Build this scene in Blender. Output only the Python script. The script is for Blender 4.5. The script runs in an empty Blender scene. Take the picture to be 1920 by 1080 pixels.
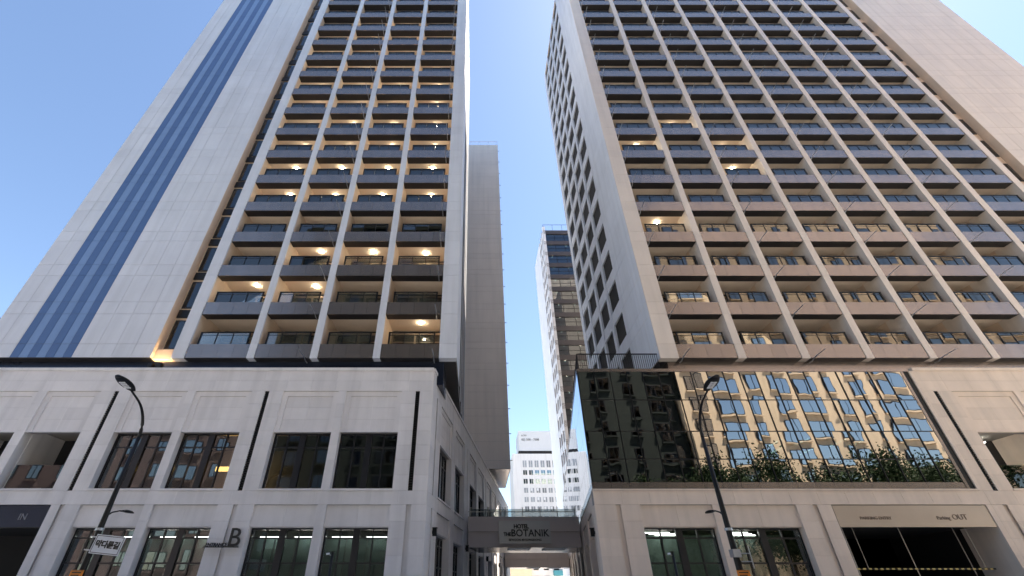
import bpy, bmesh, math, random
from mathutils import Matrix, Vector
random.seed(7)
R = math.radians
SC = bpy.context.scene
COL = SC.collection

# ------------------------------------------------------------------ camera
cam = bpy.data.cameras.new('camera')
cam.sensor_width = 36.0
cam.lens = 834.0 / 1920.0 * 36.0
cam.shift_x = 65.0 / 1920.0
cam.clip_start = 0.1
cam.clip_end = 4000
cam_o = bpy.data.objects.new('camera', cam)
COL.objects.link(cam_o)
cam_o.location = (0, 0, 1.6)
cam_o.rotation_euler = (R(90) + math.atan(572.0 / 834.0), 0, 0)
SC.camera = cam_o

# ------------------------------------------------------------------ sky, sun, exposure
SUN_AZ, SUN_EL = R(62), R(63)          # azimuth clockwise from +Y
world = bpy.data.worlds.new('World')
SC.world = world
world.use_nodes = True
wn = world.node_tree.nodes
wl = world.node_tree.links
wn.clear()
sky = wn.new('ShaderNodeTexSky')
sky.sky_type = 'NISHITA'
sky.sun_disc = False
sky.sun_elevation = SUN_EL
sky.sun_rotation = SUN_AZ
sky.altitude = 50
sky.air_density = 1.0
sky.dust_density = 0.3
sky.ozone_density = 1.0
bg = wn.new('ShaderNodeBackground')
bg.inputs['Strength'].default_value = 0.058
wo = wn.new('ShaderNodeOutputWorld')
wl.new(sky.outputs[0], bg.inputs[0])
wl.new(bg.outputs[0], wo.inputs[0])

sun = bpy.data.lights.new('sun', 'SUN')
sun.energy = 5.0
sun.angle = R(0.5)
sun.color = (1.0, 0.90, 0.77)
sun_o = bpy.data.objects.new('sun', sun)
COL.objects.link(sun_o)
sdir = Vector((math.sin(SUN_AZ) * math.cos(SUN_EL), math.cos(SUN_AZ) * math.cos(SUN_EL), math.sin(SUN_EL)))
sun_o.rotation_euler = sdir.to_track_quat('Z', 'Y').to_euler()
sun_o.location = (60, 20, 120)

vs = SC.view_settings
vs.view_transform = 'Standard'
vs.look = 'None'
vs.exposure = 2.25
vs.gamma = 1.0
vs.use_curve_mapping = False
cy = SC.cycles
cy.use_denoising = True
cy.max_bounces = 9
cy.diffuse_bounces = 4
cy.glossy_bounces = 5
cy.transmission_bounces = 6
cy.transparent_max_bounces = 16
cy.caustics_reflective = False
cy.caustics_refractive = False
cy.sample_clamp_indirect = 4.0
cy.blur_glossy = 0.5
try:
    cy.use_light_tree = True
except Exception:
    pass

# ------------------------------------------------------------------ materials
MATS = {}

def base_mat(name):
    m = bpy.data.materials.new(name)
    m.use_nodes = True
    nt = m.node_tree
    nt.nodes.clear()
    out = nt.nodes.new('ShaderNodeOutputMaterial')
    MATS[name] = m
    return m, nt, out

def surf(name, col, rough=0.6, metal=0.0, var=0.05, nscale=1.2, rnd=0.05, bump=0.0, bscale=40.0, streak=0.0, spec=0.5, coat=0.0, rvar=0.06):
    """Opaque surface: base colour with mottling, vertical rain streaks, a per-piece shift and fine relief."""
    m, nt, out = base_mat(name)
    N, L = nt.nodes, nt.links
    p = N.new('ShaderNodeBsdfPrincipled')
    tc = N.new('ShaderNodeNewGeometry')
    no = N.new('ShaderNodeTexNoise')
    no.inputs['Scale'].default_value = nscale
    no.inputs['Detail'].default_value = 6
    no.inputs['Roughness'].default_value = 0.65
    L.new(tc.outputs['Position'], no.inputs['Vector'])
    mr = N.new('ShaderNodeMapRange')
    mr.inputs['From Min'].default_value = 0.25
    mr.inputs['From Max'].default_value = 0.75
    mr.inputs['To Min'].default_value = 1 - var
    mr.inputs['To Max'].default_value = 1 + var
    L.new(no.outputs['Fac'], mr.inputs['Value'])
    oi = N.new('ShaderNodeObjectInfo')
    mr2 = N.new('ShaderNodeMapRange')
    mr2.inputs['To Min'].default_value = 1 - rnd
    mr2.inputs['To Max'].default_value = 1 + rnd
    L.new(oi.outputs['Random'], mr2.inputs['Value'])
    mu = N.new('ShaderNodeMath'); mu.operation = 'MULTIPLY'
    L.new(mr.outputs[0], mu.inputs[0]); L.new(mr2.outputs[0], mu.inputs[1])
    fac = mu
    if streak > 0:
        mp = N.new('ShaderNodeMapping')
        mp.inputs['Scale'].default_value = (1.3, 1.3, 0.07)
        L.new(tc.outputs['Position'], mp.inputs['Vector'])
        n2 = N.new('ShaderNodeTexNoise')
        n2.inputs['Scale'].default_value = 1.6
        n2.inputs['Detail'].default_value = 5
        L.new(mp.outputs[0], n2.inputs['Vector'])
        mr3 = N.new('ShaderNodeMapRange')
        mr3.inputs['From Min'].default_value = 0.42
        mr3.inputs['From Max'].default_value = 0.72
        mr3.inputs['To Min'].default_value = 1.0
        mr3.inputs['To Max'].default_value = 1.0 - streak
        L.new(n2.outputs['Fac'], mr3.inputs['Value'])
        m3 = N.new('ShaderNodeMath'); m3.operation = 'MULTIPLY'
        L.new(mu.outputs[0], m3.inputs[0]); L.new(mr3.outputs[0], m3.inputs[1])
        fac = m3
    vm = N.new('ShaderNodeVectorMath'); vm.operation = 'SCALE'
    vm.inputs[0].default_value = col
    L.new(fac.outputs[0], vm.inputs['Scale'])
    L.new(vm.outputs[0], p.inputs['Base Color'])
    rr = N.new('ShaderNodeMapRange')
    rr.inputs['To Min'].default_value = max(0.02, rough - rvar)
    rr.inputs['To Max'].default_value = min(1, rough + rvar)
    L.new(no.outputs['Fac'], rr.inputs['Value'])
    L.new(rr.outputs[0], p.inputs['Roughness'])
    p.inputs['Metallic'].default_value = metal
    p.inputs['Specular IOR Level'].default_value = spec
    p.inputs['Coat Weight'].default_value = coat
    if bump > 0:
        nb = N.new('ShaderNodeTexNoise')
        nb.inputs['Scale'].default_value = bscale
        nb.inputs['Detail'].default_value = 4
        L.new(tc.outputs['Position'], nb.inputs['Vector'])
        b = N.new('ShaderNodeBump')
        b.inputs['Strength'].default_value = bump
        b.inputs['Distance'].default_value = 0.01
        L.new(nb.outputs['Fac'], b.inputs['Height'])
        L.new(b.outputs[0], p.inputs['Normal'])
    L.new(p.outputs[0], out.inputs[0])
    return m

def glass(name, tint, refl, base_refl, rough=0.0, wav=0.0, wscale=0.8):
    """Window glass: tinted transparency with a reflection that grows towards grazing."""
    m, nt, out = base_mat(name)
    N, L = nt.nodes, nt.links
    t = N.new('ShaderNodeBsdfTransparent'); t.inputs[0].default_value = (*tint, 1)
    g = N.new('ShaderNodeBsdfGlossy'); g.inputs['Color'].default_value = (*refl, 1); g.inputs['Roughness'].default_value = rough
    lw = N.new('ShaderNodeFresnel'); lw.inputs['IOR'].default_value = 1.5
    mr = N.new('ShaderNodeMapRange')
    mr.inputs['To Min'].default_value = base_refl
    mr.inputs['To Max'].default_value = 1.0
    L.new(lw.outputs[0], mr.inputs['Value'])
    mx = N.new('ShaderNodeMixShader')
    L.new(mr.outputs[0], mx.inputs[0]); L.new(t.outputs[0], mx.inputs[1]); L.new(g.outputs[0], mx.inputs[2])
    if wav > 0:
        ge = N.new('ShaderNodeNewGeometry')
        no = N.new('ShaderNodeTexNoise'); no.inputs['Scale'].default_value = wscale; no.inputs['Detail'].default_value = 1.0
        L.new(ge.outputs['Position'], no.inputs['Vector'])
        b = N.new('ShaderNodeBump'); b.inputs['Strength'].default_value = wav; b.inputs['Distance'].default_value = 0.02
        L.new(no.outputs['Fac'], b.inputs['Height'])
        L.new(b.outputs[0], g.inputs['Normal'])
    L.new(mx.outputs[0], out.inputs[0])
    return m

def emit(name, col, strength):
    m, nt, out = base_mat(name)
    e = nt.nodes.new('ShaderNodeEmission')
    e.inputs[0].default_value = (*col, 1); e.inputs[1].default_value = strength
    nt.links.new(e.outputs[0], out.inputs[0])
    return m

surf('stone', (0.77, 0.745, 0.74), 0.55, var=0.06, nscale=0.9, rnd=0.05, bump=0.15, bscale=60, streak=0.12)
surf('stone_joint', (0.34, 0.31, 0.29), 0.8)
surf('white_panel', (0.70, 0.725, 0.775), 0.45, var=0.06, nscale=0.35, rnd=0.03, streak=0.10)  # white cladding with blue skylight tinted into the base colour
surf('panel_warm_lit', (0.78, 0.69, 0.61), 0.45, var=0.06, nscale=0.35, rnd=0.03, streak=0.10)  # same white cladding, warm bounce light put into its colour
surf('stone_warm_lit', (0.84, 0.71, 0.60), 0.55, var=0.06, nscale=0.9, rnd=0.05, bump=0.15, bscale=60, streak=0.12)  # same stone as the left podium, warm bounce light mixed into the colour
surf('beige_panel', (0.86, 0.76, 0.68), 0.5, var=0.05, nscale=0.25, rnd=0.02, streak=0.08)
surf('joint', (0.16, 0.155, 0.16), 0.8)
surf('stripe_dark', (0.075, 0.145, 0.32), 0.4, var=0.05, rnd=0.03, streak=0.05)
surf('stripe_light', (0.19, 0.30, 0.52), 0.4, var=0.05, rnd=0.03, streak=0.05)
surf('bay_wall', (0.74, 0.59, 0.46), 0.6, var=0.06, rnd=0.02, streak=0.08)
surf('ceiling_warm_lit', (0.84, 0.71, 0.58), 0.7, var=0.04)  # pale ceiling; its tan is warm bounce light put into the colour
surf('bronze_metal', (0.32, 0.268, 0.24), 0.25, metal=0.78, var=0.02, nscale=0.3, rnd=0.06, rvar=0.01)
surf('spandrel_dark', (0.06, 0.055, 0.06), 0.5, metal=0.2, var=0.1)
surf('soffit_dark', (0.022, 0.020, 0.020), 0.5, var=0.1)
surf('black_metal', (0.008, 0.008, 0.009), 0.38, metal=0.0, var=0.1, spec=0.3)
surf('dark_frame', (0.022, 0.022, 0.026), 0.32, metal=0.2, var=0.1)
surf('brown_frame', (0.30, 0.22, 0.16), 0.45, var=0.08)
surf('navy_panel', (0.022, 0.030, 0.055), 0.25, metal=0.5, var=0.08)
surf('champagne_metal', (0.52, 0.45, 0.39), 0.34, metal=0.6, var=0.06, nscale=0.5)
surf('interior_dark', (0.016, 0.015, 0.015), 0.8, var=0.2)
surf('interior_wall', (0.30, 0.28, 0.25), 0.8, var=0.1)
surf('blind_green', (0.13, 0.19, 0.17), 0.7, var=0.08, nscale=2, rnd=0.12)
surf('tan_wall', (0.76, 0.59, 0.42), 0.8, var=0.08, nscale=0.3, rnd=0.02, streak=0.12)
surf('shaded_facade', (0.026, 0.032, 0.030), 0.8, spec=0.1, var=0.15, nscale=0.4)  # near-black base colour carries the shade this facade stands in
surf('pink_brick', (0.17, 0.125, 0.12), 0.85, var=0.12, nscale=3)
surf('office_white', (0.74, 0.74, 0.76), 0.7, var=0.04, nscale=0.2, streak=0.1)
surf('office_sign', (0.62, 0.64, 0.68), 0.6, var=0.03)
surf('office_window', (0.26, 0.28, 0.31), 0.25, var=0.3, nscale=0.8, rnd=0.4)
surf('asphalt', (0.16, 0.16, 0.165), 0.9, var=0.2, nscale=3, bump=0.4, bscale=90)
surf('paving', (0.52, 0.51, 0.49), 0.85, var=0.12, nscale=2, bump=0.2)
surf('ground_earth', (0.12, 0.115, 0.10), 0.95, var=0.2, nscale=0.1)
surf('kerb_stone', (0.32, 0.31, 0.30), 0.8, var=0.1, nscale=4)
surf('road_paint', (0.75, 0.75, 0.72), 0.7, var=0.1, nscale=8)
surf('bark', (0.075, 0.055, 0.04), 0.9, var=0.25, nscale=9)
surf('leaf', (0.028, 0.05, 0.02), 0.7, spec=0.2, var=0.35, nscale=1.5)
surf('beam_panel', (0.56, 0.49, 0.46), 0.5, var=0.05, nscale=0.6, rnd=0.02)
surf('sign_panel', (0.52, 0.51, 0.49), 0.4, metal=0.3, var=0.04)
surf('letter_black', (0.012, 0.012, 0.013), 0.4)
surf('letter_grey', (0.22, 0.23, 0.26), 0.4)
surf('letter_brown', (0.20, 0.15, 0.12), 0.4)
surf('sign_white', (0.72, 0.74, 0.78), 0.45, var=0.03)
surf('sign_orange', (0.85, 0.28, 0.02), 0.5, var=0.1, nscale=20)
surf('galvanised', (0.42, 0.44, 0.48), 0.4, metal=0.7, var=0.1, nscale=12)
surf('teal_paint', (0.06, 0.26, 0.33), 0.5)
surf('beige_render', (0.70, 0.56, 0.42), 0.8, var=0.06)
surf('yellow_paint', (0.75, 0.60, 0.20), 0.5)
surf('teal_curtain', (0.45, 0.66, 0.62), 0.9, var=0.1)
surf('curtain', (0.74, 0.69, 0.63), 0.9, var=0.12, nscale=6, rnd=0.2)
surf('steel_rail', (0.45, 0.44, 0.43), 0.35, metal=0.8)
glass('pane_clear', (0.62, 0.66, 0.66), (0.95, 0.97, 1.0), 0.05)
glass('pane_rail', (0.84, 0.87, 0.86), (1.0, 0.96, 0.90), 0.08)
glass('pane_dark', (0.52, 0.56, 0.56), (0.90, 0.92, 0.95), 0.07, wav=0.03, wscale=1.3)
glass('pane_curtain', (0.12, 0.16, 0.15), (0.92, 0.93, 0.92), 0.34, wav=0.12, wscale=1.1)
glass('pane_mirror', (0.05, 0.06, 0.07), (0.90, 0.93, 0.97), 0.62, wav=0.03, wscale=0.8)
glass('pane_far', (0.05, 0.07, 0.08), (0.80, 0.86, 0.92), 0.10)
glass('pane_across', (0.05, 0.07, 0.08), (1.0, 0.98, 0.93), 0.75)
glass('pane_far_teal', (0.10, 0.22, 0.25), (0.70, 0.95, 1.0), 0.35)
emit('lamp_warm', (1.0, 0.83, 0.58), 42.0)
emit('lamp_uplight', (1.0, 0.64, 0.30), 42.0)
emit('lamp_line', (1.0, 0.97, 0.88), 6.0)
emit('lamp_cove', (1.0, 0.55, 0.16), 1.6)
M = MATS

# ------------------------------------------------------------------ object helpers
def setp(o, label=None, cat=None, group=None, kind=None):
    if label: o['label'] = label
    if cat: o['category'] = cat
    if group: o['group'] = group
    if kind: o['kind'] = kind
    return o

def add(name, data, parent=None, mat=None):
    """Link an object; its basis matrix is its world matrix."""
    o = bpy.data.objects.new(name, data)
    COL.objects.link(o)
    W = mat if mat is not None else Matrix.Identity(4)
    if parent is not None:
        o.parent = parent
        o.matrix_parent_inverse = PINV[parent]
    o.matrix_basis = W
    PINV[o] = W.inverted()
    return o
PINV = {}

def thing(name, label, cat, loc=(0, 0, 0), group=None):
    return setp(add(name, None, None, Matrix.Translation(loc)), label, cat, group)

class Frame:
    """A wall's own axes: a along it, d into it, z up."""
    def __init__(s, ox, oy, ax, ay, ix, iy):
        s.o = Vector((ox, oy, 0)); s.a = Vector((ax, ay, 0)); s.i = Vector((ix, iy, 0))
        s.rot = Matrix(((ax, ix, 0), (ay, iy, 0), (0, 0, 1))).to_4x4()
    def pt(s, a, d, z):
        return s.o + s.a * a + s.i * d + Vector((0, 0, z))
    def mx(s, a, d, z):
        return Matrix.Translation(s.pt(a, d, z)) @ s.rot

WORLD = Frame(0, 0, 1, 0, 0, 1)
def front(y): return Frame(0, y, 1, 0, 0, 1)

class MB:
    """Collects shapes for one mesh."""
    def __init__(s): s.v = []; s.f = []
    def box(s, x0, x1, y0, y1, z0, z1):
        n = len(s.v)
        s.v += [(x0, y0, z0), (x1, y0, z0), (x1, y1, z0), (x0, y1, z0), (x0, y0, z1), (x1, y0, z1), (x1, y1, z1), (x0, y1, z1)]
        s.f += [(n, n+3, n+2, n+1), (n+4, n+5, n+6, n+7), (n, n+1, n+5, n+4), (n+1, n+2, n+6, n+5), (n+2, n+3, n+7, n+6), (n+3, n, n+4, n+7)]
        return s
    def tube(s, pts, rad, seg=8, caps=True):
        pts = [Vector(p) for p in pts]
        if not isinstance(rad, (list, tuple)): rad = [rad] * len(pts)
        rings = []
        for i, p in enumerate(pts):
            t = (pts[min(i+1, len(pts)-1)] - pts[max(i-1, 0)]).normalized()
            u = t.orthogonal().normalized() if abs(t.z) > 0.95 else t.cross(Vector((0, 0, 1))).normalized()
            w = t.cross(u).normalized()
            n = len(s.v); rings.append(n)
            for k in range(seg):
                a = 2 * math.pi * k / seg
                s.v.append(tuple(p + (u * math.cos(a) + w * math.sin(a)) * rad[i]))
        for a, b in zip(rings, rings[1:]):
            for k in range(seg):
                s.f.append((a+k, a+(k+1) % seg, b+(k+1) % seg, b+k))
        if caps:
            s.f.append(tuple(range(rings[0]+seg-1, rings[0]-1, -1)))
            s.f.append(tuple(range(rings[-1], rings[-1]+seg)))
        return s
    def quad(s, a, b, c, d):
        n = len(s.v); s.v += [tuple(a), tuple(b), tuple(c), tuple(d)]; s.f.append((n, n+1, n+2, n+3)); return s
    def mesh(s, name, mat, smooth=False):
        me = bpy.data.meshes.new(name)
        me.from_pydata(s.v, [], s.f)
        me.materials.append(M[mat])
        me.validate()
        if smooth:
            me.polygons.foreach_set('use_smooth', [True] * len(me.polygons))
        me.update()
        return me
    def obj(s, name, mat, parent=None, W=None, smooth=False):
        return add(name, s.mesh(name, mat, smooth), parent, W)

BOXES = {}
def piece(name, parent, fr, a0, a1, d0, d1, z0, z1, mat, tilt=0.0):
    """One box piece given in a wall's axes; alike pieces share their mesh."""
    dx, dy, dz = abs(a1 - a0), abs(d1 - d0), abs(z1 - z0)
    key = (name, round(dx, 3), round(dy, 3), round(dz, 3), mat)
    me = BOXES.get(key)
    if me is None:
        me = MB().box(-dx/2, dx/2, -dy/2, dy/2, -dz/2, dz/2).mesh(name, mat)
        BOXES[key] = me
    W = fr.mx((a0+a1)/2, (d0+d1)/2, (z0+z1)/2)
    if tilt:
        W = W @ Matrix.Rotation(random.uniform(-tilt, tilt), 4, 'Z') @ Matrix.Rotation(random.uniform(-tilt, tilt), 4, 'X')
    return add(name, me, parent, W)

def grid_pieces(name, parent, fr, a0, a1, d0, d1, z0, z1, na, nz, mat, gap=0.007):
    aw, zh = (a1 - a0) / na, (z1 - z0) / nz
    for i in range(na):
        for j in range(nz):
            piece(name, parent, fr, a0 + i*aw + gap/2, a0 + (i+1)*aw - gap/2, d0, d1, z0 + j*zh + gap/2, z0 + (j+1)*zh - gap/2, mat)

def rows(z0, z1, h):
    return max(1, round((z1 - z0) / h))

TXT = {}
def text_mesh(body, size, depth, name='lettering', shear=0.0, mat='letter_black', bold=0.0, spacing=1.0, align='CENTER'):
    cu = bpy.data.curves.new(name, 'FONT')
    cu.body = body; cu.size = size; cu.extrude = depth; cu.align_x = align; cu.align_y = 'BOTTOM_BASELINE'
    cu.shear = shear; cu.offset = bold; cu.space_character = spacing; cu.resolution_u = 3
    o = bpy.data.objects.new(name, cu); COL.objects.link(o)
    dg = bpy.context.evaluated_depsgraph_get(); dg.update()
    me = bpy.data.meshes.new_from_object(o.evaluated_get(dg))
    bpy.data.objects.remove(o); bpy.data.curves.remove(cu)
    me.materials.clear(); me.materials.append(M[mat]); me.name = name
    return me

def text_on(name, parent, fr, a, d, z, body, size, depth=0.02, **kw):
    me = text_mesh(body, size, depth, name, **kw)
    W = fr.mx(a, d, z) @ Matrix.Rotation(math.pi/2, 4, 'X')
    return add(name, me, parent, W)

# ------------------------------------------------------------------ setting: ground, road, pavements
def structure(name, mb, mat):
    return setp(mb.obj(name, mat), kind='structure')

structure('ground', MB().box(-1500, 1500, -1500, 1500, -1.0, -0.004), 'ground_earth')
structure('road', MB().box(-300, 300, -3.5, 8.2, -0.2, 0.02), 'asphalt')
structure('pavement', MB().box(-300, 300, 8.5, 140, -0.2, 0.14), 'paving')
structure('pavement', MB().box(-300, 300, -14, -3.8, -0.2, 0.14), 'paving')
structure('kerb', MB().box(-300, 300, 8.2, 8.5, -0.2, 0.15), 'kerb_stone')
structure('kerb', MB().box(-300, 300, -3.8, -3.5, -0.2, 0.15), 'kerb_stone')
rm = MB()
for i in range(-40, 41):
    rm.box(i*7.0, i*7.0 + 3.0, 2.3, 2.45, 0.024, 0.026)
structure('lane_marking', rm, 'road_paint')

# ------------------------------------------------------------------ towers
F0, FH = 13.09, 3.0          # soffit of the first tower floor, floor height
NF = 16                      # floors with balconies in view
TOP = 70.0
YT = 24.0                    # tower front plane
BD = 2.60                    # balcony depth
PAR = 0.895                  # height of the dark slab front
NP = 9                       # floors whose panels and panes are built one by one

def lamp_mesh():
    if 'lamp' in BOXES: return BOXES['lamp']
    mb = MB(); n = 12; r0, r1, h = 0.095, 0.07, 0.09
    mb.tube([(0, 0, 0), (0, 0, -h*0.6), (0, 0, -h)], [r0, r0*0.95, r1], 12)
    BOXES['lamp'] = mb.mesh('ceiling_lamp', 'lamp_warm')
    return BOXES['lamp']

def balcony_bay(tower, fr, a0, a1, f, side, lit, pipe, fine):
    """One balcony: slab with dark front, railing, glass, window wall behind. side: +1 when the open view is towards +a."""
    z = F0 + f * FH
    w = a1 - a0
    key = ('slab', round(w, 3))
    if key not in BOXES:
        mb = MB()
        mb.box(-w/2, w/2, 0.07, 0.70, 0.004, 0.40)         # edge beam
        mb.box(-w/2, w/2, 0.07, 0.13, 0.40, PAR - 0.01)    # upstand
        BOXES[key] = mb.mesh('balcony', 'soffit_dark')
        mb = MB().box(-w/2, w/2, 0.70, BD, 0.16, 0.38)
        BOXES[('ceil', round(w, 3))] = mb.mesh('ceiling', 'ceiling_warm_lit')
        mb = MB()
        x0, x1 = -w/2 + 0.36, w/2 - 0.36
        for i in range(4):
            x = x0 + (x1 - x0) * i / 3
            t = 0.045 if i in (0, 3) else 0.022
            mb.box(x - t, x + t, 0.22, 0.28, 0.40, 1.80)
        mb.box(x0 - 0.05, x1 + 0.05, 0.21, 0.29, 1.76, 1.82)
        mb.box(x0, x1, 0.235, 0.265, 1.60, 1.63)
        BOXES[('rail', round(w, 3))] = mb.mesh('railing', 'black_metal')
        mb = MB()                                           # window wall frame
        t = 0.06
        zb, zt = 0.40, 2.98
        for x in (-w/2 + t, -w*0.04, w/2 - t):
            mb.box(x - t, x + t, BD - 0.14, BD - 0.02, zb, zt)
        mb.box(-w/2, w/2, BD - 0.13, BD - 0.03, zt - 0.16, zt)
        mb.box(-w/2, w/2, BD - 0.13, BD - 0.03, zb, zb + 0.12)
        mb.box(-w/2, w/2, BD - 0.12, BD - 0.04, 2.25, 2.32)
        BOXES[('frame', round(w, 3))] = mb.mesh('window', 'brown_frame')
    ac = (a0 + a1) / 2
    W = fr.mx(ac, 0, z)
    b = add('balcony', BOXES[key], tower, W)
    add('ceiling', BOXES[('ceil', round(w, 3))], b, W)
    add('railing', BOXES[('rail', round(w, 3))], b, W)
    n = 4 if fine else 1
    aw = w / n
    for i in range(n):
        piece('parapet_panel', b, fr, a0 + i*aw + 0.006, a0 + (i+1)*aw - 0.006, 0.04, 0.07, z, z + PAR, 'bronze_metal', tilt=0.005)
    x0, x1 = a0 + 0.36, a1 - 0.36
    n = 3 if fine else 1
    aw = (x1 - x0) / n
    for i in range(n):
        piece('glass_pane', b, fr, x0 + i*aw + 0.03, x0 + (i+1)*aw - 0.03, 0.245, 0.255, z + 0.42, z + 1.75, 'pane_rail', tilt=0.006)
    wdw = add('window', BOXES[('frame', round(w, 3))], tower, W)
    piece('glass_pane', wdw, fr, a0 + 0.06, a1 - 0.06, BD - 0.09, BD - 0.08, z + 0.5, z + 2.85, 'pane_dark', tilt=0.004)
    if f < NF and random.random() < 0.9:                    # drawn curtain behind part of the window
        ca = a0 + 0.1 if random.random() < 0.5 else ac + 0.05
        piece('curtain', wdw, fr, ca, ca + random.uniform(0.25, 0.46) * w, BD + 0.1, BD + 0.13, z + 0.45, z + 2.8, 'curtain')
    if lit:
        add('ceiling_lamp', lamp_mesh(), b, fr.mx(ac + 0.25 + random.uniform(-0.12, 0.12), 1.45 + random.uniform(-0.15, 0.15), z + 0.155 + FH))
    if pipe:
        if 'pipe' not in BOXES:
            mb = MB().tube([(0, 0.55, -0.10), (0, 0.25, -0.11), (0, 0.05, -0.03), (0, -0.35, 0.02), (0, -1.02, 0.05)], [0.032, 0.032, 0.03, 0.026, 0.022], 6)
            BOXES['pipe'] = mb.mesh('drain_pipe', 'galvanised')
        pa = a1 - 0.30 if side > 0 else a0 + 0.22
        add('drain_pipe', BOXES['pipe'], b, fr.mx(pa, 0, z))

def pier_stack(tower, fr, a0, a1, depth, d_front=0.12, m='white_panel'):
    """A vertical fin between bays with its front cladding in storey-high pieces."""
    if m == 'panel_warm_lit':
        p = piece('pier', tower, fr, a0 + 0.004, a1 - 0.004, d_front, 1.35, F0 + 0.003, TOP, m)
        piece('pier_inner', p, fr, a0 + 0.012, a1 - 0.012, 1.35, depth, F0 + 0.003, TOP, 'bay_wall')
    else:
        p = piece('pier', tower, fr, a0 + 0.004, a1 - 0.004, d_front, depth, F0 + 0.003, TOP, 'bay_wall')
    for f in range(NF):
        z = F0 + f * FH
        piece('cladding_panel', p, fr, a0, a1, 0.0, d_front, z, z + PAR - 0.006, m)
        piece('cladding_panel', p, fr, a0, a1, 0.0, d_front, z + PAR + 0.006, z + FH - 0.012, m)
    piece('cladding_panel', p, fr, a0, a1, 0.0, d_front, F0 + NF*FH, TOP, m)
    return p

def clad_wall(tower, fr, cols, zsplit, name='cladding_wall', d=0.0, depth=14.0, a0=None, a1=None, top=TOP, base=F0, limit=300, gap=0.022):
    """A wall of large panels, two rows a storey. cols: list of (a0, a1, material)."""
    a0 = cols[0][0] if a0 is None else a0
    a1 = cols[-1][1] if a1 is None else a1
    wall = piece(name, tower, fr, a0, a1, d + 0.03, d + depth, base + 0.003, top, 'joint')
    n = 0
    rest = {}
    f = 0
    while base + f*FH < top - 0.01:
        z = base + f * FH
        for (r0, r1) in ((z, z + PAR), (z + PAR, min(z + FH, top))):
            if r0 >= top: continue
            r1 = min(r1, top)
            for (c0, c1, m) in cols:
                if n < limit:
                    piece('cladding_panel', wall, fr, c0 + gap/2, c1 - gap/2, d, d + 0.03, r0 + gap/2, r1 - gap/2, m)
                    n += 1
                else:
                    rest.setdefault(m, []).append((c0 + gap/2, c1 - gap/2, r0 + gap/2, r1 - gap/2))
        f += 1
    for m, lst in rest.items():
        mb = MB()
        for (c0, c1, r0, r1) in lst:
            mb.box(c0, c1, d, d + 0.03, r0, r1)
        o = mb.obj('upper_cladding', m, wall, fr.mx(0, 0, 0))
        setp(o, kind='stuff')
    return wall

def side_bays(tower, fr, s, bays, blank, end, d_in=1.6, m='white_panel'):
    """The return side of a tower: blank cladding, then a column of small loggias. s maps distance from the corner to frame a."""
    b0, b1 = sorted((s(blank[0]), s(blank[1])))
    n = 4
    cw = (b1 - b0) / n
    clad_wall(tower, fr, [(b0 + i*cw, b0 + (i+1)*cw, m) for i in range(n)], True, 'side_wall', depth=1.0, limit=150)
    edges = [blank[1]] + [v for b in bays for v in b] + [end]
    for i in range(1, len(bays) + 1):
        p0 = bays[i-1][1]
        p1 = bays[i][0] if i < len(bays) else end
        a0, a1 = sorted((s(p0), s(p1)))
        piece('pier', tower, fr, a0, a1, 0.0, d_in, F0 + 0.003, TOP, m)
    for (p0, p1) in bays:
        a0, a1 = sorted((s(p0), s(p1)))
        for f in range(19):
            z = F0 + f * FH
            bb = piece('loggia_parapet', tower, fr, a0, a1, 0.05, 0.25, z, z + PAR + 0.15, m)
            piece('loggia_floor', bb, fr, a0, a1, 0.25, d_in, z, z + 0.3, 'soffit_dark')
            if f < NF:
                wd = piece('window', tower, fr, a0 + 0.05, a1 - 0.05, d_in - 0.10, d_in - 0.03, z + 0.4, z + 2.9, 'dark_frame')
                piece('glass_pane', wd, fr, a0 + 0.15, a1 - 0.15, d_in - 0.13, d_in - 0.12, z + 0.5, z + 2.8, 'pane_dark')

def slot_windows(tower, fr, a0, a1):
    piece('slot_wall', tower, fr, a0, a1, 0.62, 1.0, F0 + 0.003, TOP, 'bay_wall')
    for f in range(NF):
        z = F0 + f * FH
        w = piece('window', tower, fr, a0 + 0.12, a1 - 0.06, 0.56, 0.62, z + 0.75, z + 2.85, 'dark_frame')
        piece('glass_pane', w, fr, a0 + 0.20, a1 - 0.14, 0.545, 0.555, z + 0.85, z + 2.75, 'pane_clear')
        piece('louvre', w, fr, a0 + 0.10, a1 - 0.02, 0.50, 0.60, z + 0.02, z + 0.60, 'black_metal')

FT = front(YT)
# ---- left tower
TL = thing('hotel_tower', 'balconied tower with blue vertical stripes on its blank wall', 'tower', (-15, YT, F0))
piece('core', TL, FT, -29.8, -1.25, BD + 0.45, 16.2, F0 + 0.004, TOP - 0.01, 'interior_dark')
cols = [(-29.8, -28.75, 'white_panel'), (-28.75, -27.69, 'white_panel')]
x = -27.69
for i in range(7):
    cols.append((x + i*0.5243, x + (i+1)*0.5243, 'stripe_dark' if i % 2 == 0 else 'stripe_light'))
x = -24.02
for i in range(4):
    cols.append((x + i*1.165, x + (i+1)*1.165, 'white_panel'))
clad_wall(TL, FT, cols, True, depth=16.0)
slot_windows(TL, FT, -19.34, -18.13)
piece('return_wall', TL, FT, -19.358, -19.34, 0.002, 0.62, F0 + 0.003, TOP, 'bay_wall')
PL = [(-18.13, -17.37), (-13.67, -13.24), (-9.92, -9.48), (-6.20, -5.77)]
for (a0, a1) in PL: pier_stack(TL, FT, a0, a1, BD + 0.4)
pier_stack(TL, FT, -2.28, -1.25, BD + 0.4)
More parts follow.
